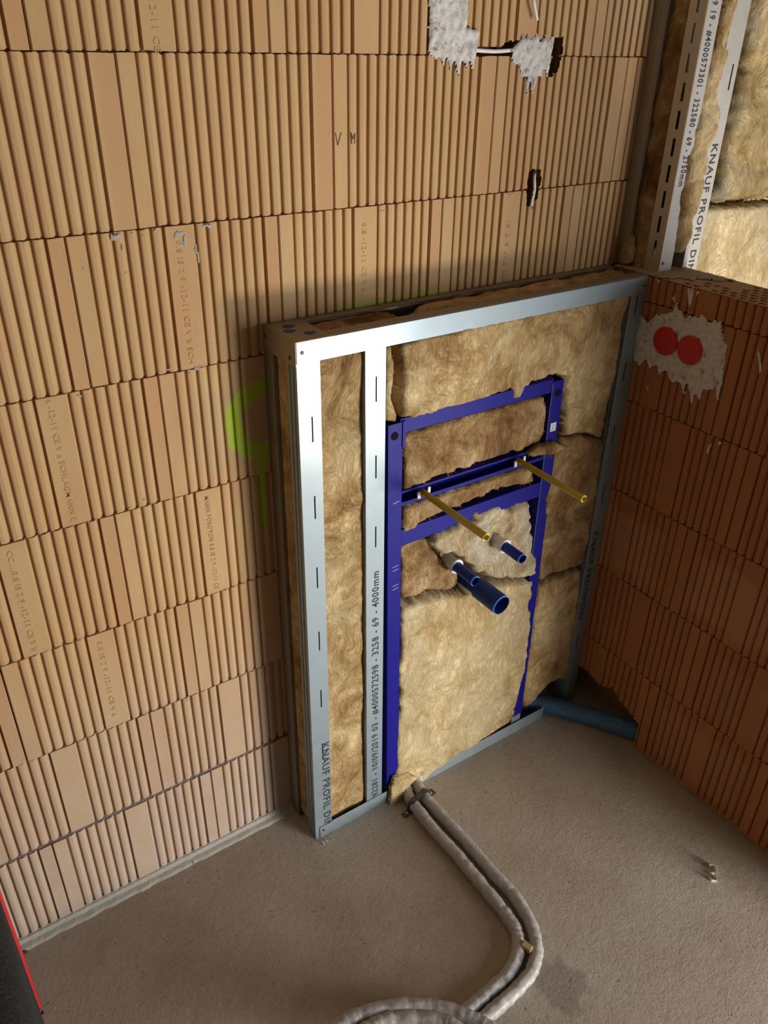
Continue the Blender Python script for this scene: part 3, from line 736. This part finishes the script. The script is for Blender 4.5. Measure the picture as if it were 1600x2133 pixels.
dr = empty('drain_pipe', (.467, -.10, .615), 'widest dark blue drain pipe end, lowest of the three blue pipes', 'pipe')
ax = .473
MB().tube((.462, -.06, .620), (.464, -.150, .618), .0205, .0205, 40).build('pipe_bend', M_DRAIN, dr, True)
MB().tube((.464, -.146, .618), (.465, -.158, .617), .0210, .0255, 40, False).build('pipe_shoulder', M_DRAIN, dr, True)
t = MB().tube((.465, -.156, .617), (.469, -.232, .612), .0258, .0258, 48, True, .0020).build('pipe_socket', M_DRAIN, dr, True)
rim(t, (.465, -.156, .617), (.469, -.232, .612), .0258, .0020)
# dark recess in the wool round the drain
hv = MB().tube((.455, -.128, .632), (.455, -.1245, .632), .035, .03, 20); 

# ---------------------------------------------------------------- tall frame right, full height
tf = empty('stud_frame', (.965, -.127, H), 'tall galvanised stud frame rising above the low brick wall at the right', 'metal frame')
TX = .967
def slotted():
    # side web with real stamped slots, face looks to -x, from y=-.085 to -.127
    b = MB(); y0, y1 = -.127, -.083; ys0, ys1 = -.109, -.102; z = H+.002; top = 2.74
    b.box((TX, y0, z), (TX+T, ys0, top)); b.box((TX, ys1, z), (TX+T, y1, top))
    zz = z
    edges = []
    k = 0
    s = 1.345
    zc = z
    while s < top-.06:
        b.box((TX, ys0, zc), (TX+T, ys1, s)); zc = s+.036; s += .054
    b.box((TX, ys0, zc), (TX+T, ys1, top))
    b.box((TX, y0, z), (TX+.045, y0+T, top)); b.box((TX, y1-T, z), (TX+.040, y1, top))
    return b.build('slotted_stud', M_ZW, tf, bevel=.0003)
so = slotted()
e = MB().box((TX-.0006, -.1282, H+.002), (TX+.0010, -.1262, 2.74)); e.build('bright_corner', metal('corner_glint', (.8,.8,.8), .25), so)  # brighter strip paints the glint on the folded corner
text('09/2019 19 - #4000573301 - 322580 - 69 - 2750mm', (TX+.012, -.1274, 1.905), (0,0,-1), (1,0,0), .405, .0200, M_INK, so, tk=.0005)
MB().tube((TX+.010, -.1290, H+.022), (TX+.010, -.1272, H+.022), .0028, .0034, 12).build('screw', M_STRAP, so)
tk_ = MB(); tk_.box((TX-.008, -.036, H+.002), (TX-.008+T, -.001, 2.74)); tk_.box((TX-.008, -.0365, H+.002), (TX+.03, -.036, 2.74)); o_ = tk_.build('wall_track', M_ZD, tf)
MB().box((TX-.0092, -.030, H+.05), (TX-.008, -.028, 2.7)).build('pressed_rib', M_ZN, o_)
# second stud of the tall frame, runs down behind the low wall
b = MB(); b.box((1.056, YF, ZF), (1.104, YF+T, 2.74)); b.box((1.0715, YF, ZF), (1.0723, YF+.038, 2.74)); 
fs2 = MB(); X0_, X1_ = 1.0702, 1.106
fs2.box((1.052, YF-.0005, H+.002), (1.106, YF+T, 2.74)); fs2.box((1.072, YF-.0005, ZF), (1.106, YF+T, H+.002)); fs2.box((1.105, YF, ZF), (1.106, YF+.038, 2.74)); fs2.box((1.052, YF, H+.002), (1.0528, YF+.038, 2.74))
s2 = fs2.build('printed_stud', M_ZW, tf, bevel=.0003)
text('KNAUF PROFIL DIN', (1.072, YF-.0007, 1.583), (0,0,-1), (1,0,0), .284, .0215, M_INK, s2, tk=.0005)
slits(s2, 1.088, 1.74, 1, y=YF-.0005, pitch=.34, ln=.05); 
tt = MB().box((TX, -.127, 2.71), (2.0, -.002, 2.74)); tt.build('ceiling_track', M_ZN, tf)
# wool of the tall frame
def side_batt(label, z0, z1, y0, y1, x, amp, seed, m):
    vs, fs = [], []; nz = int((z1-z0)/.006); ny = 14
    for i in range(nz+1):
        for j in range(ny+1):
            z = z0+(z1-z0)*i/nz; y = y0+(y1-y0)*j/ny
            vs.append((x-amp*noise.fractal(Vector((z*16, y*25, seed)), .9, 2.1, 5)-.004*math.sin(math.pi*j/ny), y, z))
    for i in range(nz):
        for j in range(ny): q = i*(ny+1)+j; fs.append((q, q+ny+1, q+ny+2, q+1))
    tag(mesh('insulation_batt', vs, fs, m, None, True), label, 'insulation')
side_batt('narrow wool edge inside the open left side of the tall frame', H+.004, 2.7, -.036, -.086, TX+.004, .009, 4, M_WB)
batt('insulation_tuft', [(TX-.03, H+.004),(TX+.01, H+.004),(TX+.012, H+.05),(TX-.004, H+.085),(TX-.02, H+.06)], 'loose brown wool tuft in the corner where the two metal frames meet', M_WB, back=.03, front=-.058, soft=.02, amp=.012, seed=31, step=.004)
batt('insulation_batt', [(1.003, 1.352),(1.03,1.345),(1.064,1.375),(1.066,1.45),(1.068,1.52),(1.064,1.56),(1.066,1.60),(1.076,1.66),(1.068,1.70),(1.06,1.78),(1.058,1.86),(1.058,2.7),(1.016,2.7),(1.014,1.78),(1.008,1.70),(1.002,1.62),(.996,1.55),(.993,1.49),(1.0,1.42)], 'torn wool strip squeezed between the two printed studs of the tall frame', M_W, back=.05, front=-.138, soft=.014, amp=.012, seed=15, edge=.008, fold=.008)
batt('insulation_batt', [(1.120, 1.452),(1.2,1.448),(1.45,1.44),(1.45,2.7),(1.118,2.7),(1.124,2.1),(1.134,1.8),(1.142,1.62),(1.134,1.52)], 'upper tan wool sheet with grey smudges right of the tall studs', M_WG, back=.05, front=-.128, soft=.018, amp=.013, seed=16, edge=.006, fold=.005, step=.006)
batt('insulation_batt', [(1.106, .6),(1.45,.6),(1.45,1.432),(1.25,1.438),(1.106,1.444)], 'smooth bright wool sheet just above the low brick wall at the right', M_WP, back=.05, front=-.124, soft=.008, amp=.006, seed=17, edge=.003, step=.006)

# ---------------------------------------------------------------- sockets and cables
for (cy, cz), lab in (((-.212, 1.177), 'left red round socket box lid, next to the metal stud'), ((-.281, 1.175), 'right red round socket box lid, with a gap in the plaster beside it')):
    e = empty('socket_box', (W, cy, cz), lab, 'socket box', 'red socket boxes in the low wall')
    MB().tube((W+.004, cy, cz), (W-.0085, cy, cz), .0335, .0335, 48).build('box_rim', M_RED, e, True, .0006)
    MB().tube((W-.0085, cy, cz), (W-.0100, cy, cz), .0310, .0295, 48).build('lid', M_RED, e, True)
def tube_path(pts, r, n=14, name='cable', m=M_CABLE, parent=None, rib=None, sub=12):
    P = [Vector(p) for p in pts]; Q = []
    for i in range(len(P)-1):
        a, b, c, d = P[max(i-1, 0)], P[i], P[i+1], P[min(i+2, len(P)-1)]
        for k in range(sub):
            t = k/sub; Q.append(.5*((2*b)+(c-a)*t+(2*a-5*b+4*c-d)*t*t+(3*b-a-3*c+d)*t**3))
    Q.append(P[-1]); vs, fs = [], []; up = Vector((0, 0, 1)); L = 0
    for i, q in enumerate(Q):
        t = (Q[min(i+1, len(Q)-1)]-Q[max(i-1, 0)]).normalized(); s = t.cross(up)
        if s.length < .1: s = t.cross(Vector((1, 0, 0)))
        s.normalize(); u = s.cross(t)
        if i: L += (q-Q[i-1]).length
        for k in range(n):
            th = 2*math.pi*k/n; rr = r if not rib else rib(L, th, r)
            vs.append(q+(s*math.cos(th)+u*math.sin(th))*rr)
    for i in range(len(Q)-1):
        for k in range(n): a = i*n+k; b = i*n+(k+1) % n; fs.append((a, b, b+n, a+n))
    fs += [tuple(range(n))[::-1], tuple(len(vs)-n+i for i in range(n))]
    return mesh(name, vs, fs, m, parent, True)
A_ = at(1113, -30, 1, -.03); 
tag(tube_path([at(1098, -60, 1, .0), at(1110, -25, 1, -.008), at(1112, 5, 1, -.014), at(1119, 42, 1, -.012)], .0033), 'white cable end hanging down at the top edge of the brick wall', 'cable')
tag(tube_path([at(975, 103, 1, .004), at(995, 105, 1, .002), at(1030, 107, 1, .0015), at(1062, 105, 1, .003), at(1075, 104, 1, .006)], .0036), 'white cable running level in the chase between two plaster patches', 'cable')
tag(tube_path([at(1116, 352, 1, .03), at(1113, 368, 1, .012), at(1113, 395, 1, .004), at(1107, 425, 1, .010), at(1104, 440, 1, .03)], .0036), 'white cable bowed inside the small broken hole in the wall', 'cable')

# ---------------------------------------------------------------- hoses on the floor
def crinkle(seed, pitch, deep=.0017):
    def f(L, th, r):
        g = deep*.6*noise.noise(Vector((L*130, math.sin(th)*2.2, math.cos(th)*2.2+seed)))
        g += deep*noise.noise(Vector((L*45, math.cos(th)*1.5, math.sin(th)*1.5+seed)))
        c = (L/pitch) % 1; c = min(c, 1-c)*pitch
        return r + g - (.0018*math.exp(-(c/.0022)**2) if pitch else 0) + .0006*math.sin(L*2*math.pi/.006)
    return f
HR = .0155
def HP(l, z): return [at(650+a/2.667, 1580+b/2.667, 2, z if len(c) == 0 else c[0]) for a, b, *c in l]
zc = ZF+HR
hA = [Vector((.30, -.06, .015)), Vector((.292, -.10, .006))] + HP([(548,228),(600,300),(680,400),(800,530),(900,650),(1000,770),(1080,870),(1130,950),(1148,1040),(1130,1125),(1075,1215),(980,1300),(890,1378),(800,1450),(700,1540),(600,1650)], zc)
hB = [Vector((.325, -.06, .015)), Vector((.322, -.10, .006))] + HP([(610,192),(670,262),(760,360),(880,490),(1000,630),(1120,762),(1195,880),(1238,990),(1245,1090),(1215,1190),(1140,1280),(1050,1362),(960,1440),(850,1530),(740,1630)], zc)
tag(tube_path(hA, HR, 20, 'insulated_pipe', M_HOSE, None, crinkle(1, .062), 10), 'inner grey foam-sleeved pipe of the pair curving across the floor', 'pipe', 'grey sleeved pipes on the floor')
tag(tube_path(hB, HR, 20, 'insulated_pipe', M_HOSE, None, crinkle(5, .075), 10), 'outer grey foam-sleeved pipe of the pair curving across the floor', 'pipe', 'grey sleeved pipes on the floor')
hC = HP([(60,1590),(140,1500),(240,1435),(390,1388),(560,1372),(720,1388),(850,1432),(960,1480),(1060,1560)], ZF+HR*3.1)
hD = HP([(230,1590),(310,1500),(420,1452),(560,1442),(700,1455),(800,1495),(900,1580)], ZF+HR*3.0)
tag(tube_path(hC, HR, 20, 'insulated_pipe', M_HOSE, None, crinkle(8, .05), 10), 'grey sleeved pipe looping over the pair at the bottom edge, outer arc', 'pipe', 'grey sleeved pipes on the floor')
tag(tube_path(hD, HR, 20, 'insulated_pipe', M_HOSE, None, crinkle(9, .05), 10), 'grey sleeved pipe looping over the pair at the bottom edge, inner arc', 'pipe', 'grey sleeved pipes on the floor')
# clamp
ca, cb = at(650+590/2.667, 1580+268/2.667, 2, zc), at(650+645/2.667, 1580+232/2.667, 2, zc)
ca, cb = hA[2]+(hA[3]-hA[2])*.35, hB[2]+(hB[3]-hB[2])*.2
d = (cb-ca).normalized(); along = Vector((0,0,1)).cross(d)
clamp = empty('pipe_clamp', (*(ca+cb)/2 - Vector((0,0,HR)),), 'dark steel clamp strapping the two grey pipes to the floor by the frame', 'clamp')
vs, fs = [], []; prof = []
for k in range(9): th = math.pi - math.pi*.62*k/8; prof.append(ca + (d*math.cos(th)+Vector((0,0,1))*math.sin(th))*(HR+.0015))
for k in range(9): th = math.pi*.62 - math.pi*.62*k/8; prof.append(cb + (d*math.cos(th)+Vector((0,0,1))*math.sin(th))*(HR+.0015))
prof = [ca-d*(HR+.002)+Vector((0,0,-HR+.001))] + prof + [cb+d*(HR+.002)+Vector((0,0,-HR+.001))]
for q in prof: vs += [q-along*.008, q+along*.008, q+along*.008+Vector((0,0,.0015)), q-along*.008+Vector((0,0,.0015))]
for i in range(len(prof)-1):
    for k in range(4): a = i*4+k; b = i*4+(k+1) % 4; fs.append((a, b, b+4, a+4))
mesh('strap', vs, fs, M_STRAP, clamp)
for s, q in ((-1, ca), (1, cb)):
    c = q + d*s*(HR+.013) + Vector((0, 0, -HR+.0015))
    e = MB().obox(c, d*.012, along*.009, (0, 0, .001)).build('ear', M_STRAP, clamp)
    MB().tube(c+Vector((0,0,.001)), c+Vector((0,0,.004)), .0045, .0035, 6).build('bolt', M_ZN, e)
mbb = MB().obox((ca+cb)/2+Vector((0,0,HR*.9)), d*.012, along*.005, (0,0,.005)).build('strap_bolt', M_STRAP, clamp)
batt_chip = MB().obox(at(1098, 1972, 2, ZF+.030), Vector((.007,.002,.001)), Vector((-.003,.012,0)), (0, .0, .005)).build('insulation_chip', M_WP, None, False, .002)
tag(batt_chip, 'small yellow wool chip lying on the bend of the grey pipes', 'insulation')

# ---------------------------------------------------------------- blue sleeved pipe in the corner
def fr(L, th, r): return r + .0016*noise.noise(Vector((L*60, th*2, 3))) + .0007*math.sin(L*900)
bp = tube_path([(.765,-.060,.012),(.815,-.100,.012),(.885,-.200,.013),(.950,-.305,.0135),(.990,-.372,.0135),(1.005,-.400,.013)], .0275, 28, 'sleeved_drain_pipe', M_FOAM, None, fr, 16)
tag(bp, 'blue crinkled foam-sleeved pipe running from the frame into the low wall', 'pipe')

# ---------------------------------------------------------------- bits on the floor
def stone(px, py, r, lab, m=M_MORT, cat='rubble', seed=0):
    c = at(px, py, 2, ZF); vs, fs = [], []; bm = bmesh.new(); bmesh.ops.create_icosphere(bm, subdivisions=2, radius=r)
    for v in bm.verts: v.co *= 1+.5*noise.noise(v.co*(1.2/r)+Vector((seed, 0, 0))); v.co.z *= .7
    lo = min(v.co.z for v in bm.verts)
    me = bpy.data.meshes.new('mortar_crumb'); 
    for v in bm.verts: v.co += c - Vector((0, 0, lo))
    bm.to_mesh(me); bm.free(); me.materials.append(m); o = bpy.data.objects.new('mortar_crumb', me); C.objects.link(o)
    tag(o, lab, cat, 'mortar crumbs on the floor')
stone(402, 1797, .0045, 'largest grey mortar crumb near the foot of the brick wall', seed=1)
stone(388, 1803, .0022, 'tiny crumb just left of the largest grey crumb', seed=2)
stone(526, 1733, .0028, 'small crumb on the floor by the wall left of the metal frame', seed=3)
stone(55, 1985, .004, 'brown crumb next to the black bag by the wall', flat('crumb_brown', (.14,.07,.035), .9), seed=4)
for k, (a, b) in enumerate([(672,1756),(680,1752),(675,1760),(693,1750)]): stone(a, b, .0028-.0003*k, ['pale crumb right at the corner of the end stud foot', 'pale crumb just right of the end stud foot corner', 'pale crumb in front of the end stud foot, nearest the viewer', 'pale crumb farthest right in the cluster under the floor rail'][k], flat('crumb_pale', (.5,.47,.42), .9), seed=5+k)
# clear plastic clip
cc = at(1485, 1822, 2, ZF); pc = empty('plastic_clip', cc, 'broken clear plastic clip lying on the floor near the right wall', 'plastic scrap')
def ribbon(pts, wdt, name):
    vs, fs = [], []
    for i, p in enumerate(pts):
        p = Vector(p)+cc
        vs += [p, p+Vector((0,0,wdt)), p+Vector((.001,.0008,wdt)), p+Vector((.001,.0008,0))]
    for i in range(len(pts)-1):
        for k in range(4): a = i*4+k; b = i*4+(k+1)%4; fs.append((a, b, b+4, a+4))
    mesh(name, vs, fs, M_CLEAR, pc)
ribbon([(.004,.014,0),(.011,.020,0),(.022,.012,0),(.014,.004,0),(.010,-.003,0)], .009, 'curved_jaw')
ribbon([(-.018,-.002,0),(-.020,-.010,0),(-.012,-.018,0),(-.004,-.014,0),(.000,-.004,0)], .008, 'hooked_end')
ribbon([(.014,.004,0),(.002,.000,0),(-.006,.006,0)], .006, 'link')

# ---------------------------------------------------------------- black bag at the left edge
def bag():
    e = empty('tool_bag', (-.85, -.28, ZF), 'black fleecy bag with red piping standing at the left edge', 'bag')
    hw, dp, ht = .155, .12, .52
    def ring(y, ins, n=10):
        L = []
        x0, x1, z0, z1 = -.852-hw+ins, -.697-ins, ZF+.002+ins, ZF+ht-ins; r = .06
        for cx, cz, a0 in ((x1-r, z0+r, -90), (x1-r, z1-r, 0), (x0+r, z1-r, 90), (x0+r, z0+r, 180)):
            for k in range(n+1):
                a = math.radians(a0+90*k/n); rx = r
                L.append(((cx+rx*math.cos(a)), y+.004*noise.noise(Vector((cz*9, y*9, k*.3))), cz+r*math.sin(a)))
        return L
    ys = [(-.80, .02), (-.795, .006), (-.785, 0), (-.45, -.004), (-.21, 0), (-.20, .006), (-.196, .02)]
    R_ = [ring(y, i) for y, i in ys]; n = len(R_[0]); vs = [p for r in R_ for p in r]; fs = []
    for i in range(len(R_)-1):
        for k in range(n): a = i*n+k; b = i*n+(k+1) % n; fs.append((a, b, b+n, a+n))
    fs += [tuple(range(n)), tuple(len(vs)-n+i for i in range(n))[::-1]]
    m, t, b = nt('black_fleece'); nz = noise_(t, coords(t), 260, 5, .75, .5)
    t.links.new(ramp(t, nz, [(.42, (.008,.008,.008)), (.62, (.035,.035,.034)), (.75, (.16,.16,.15))]), b.inputs['Base Color']); b.inputs['Roughness'].default_value = .95
    bump(t, b, nz, .8, .004)
    mesh('bag_body', vs, fs, m, e, True)
    for y in (-.794, -.203):
        rr = ring(y, .001)
        if y > -.3: tube_path([(-.716, y, ZF+.019), (-.715, -.5, ZF+.019), (-.716, -.79, ZF+.019)], .0065, 10, 'red_piping', M_REDP, e)
        tube_path(rr+[rr[0]], .0065, 10, 'red_piping', M_REDP, e, None, 2)
bag()
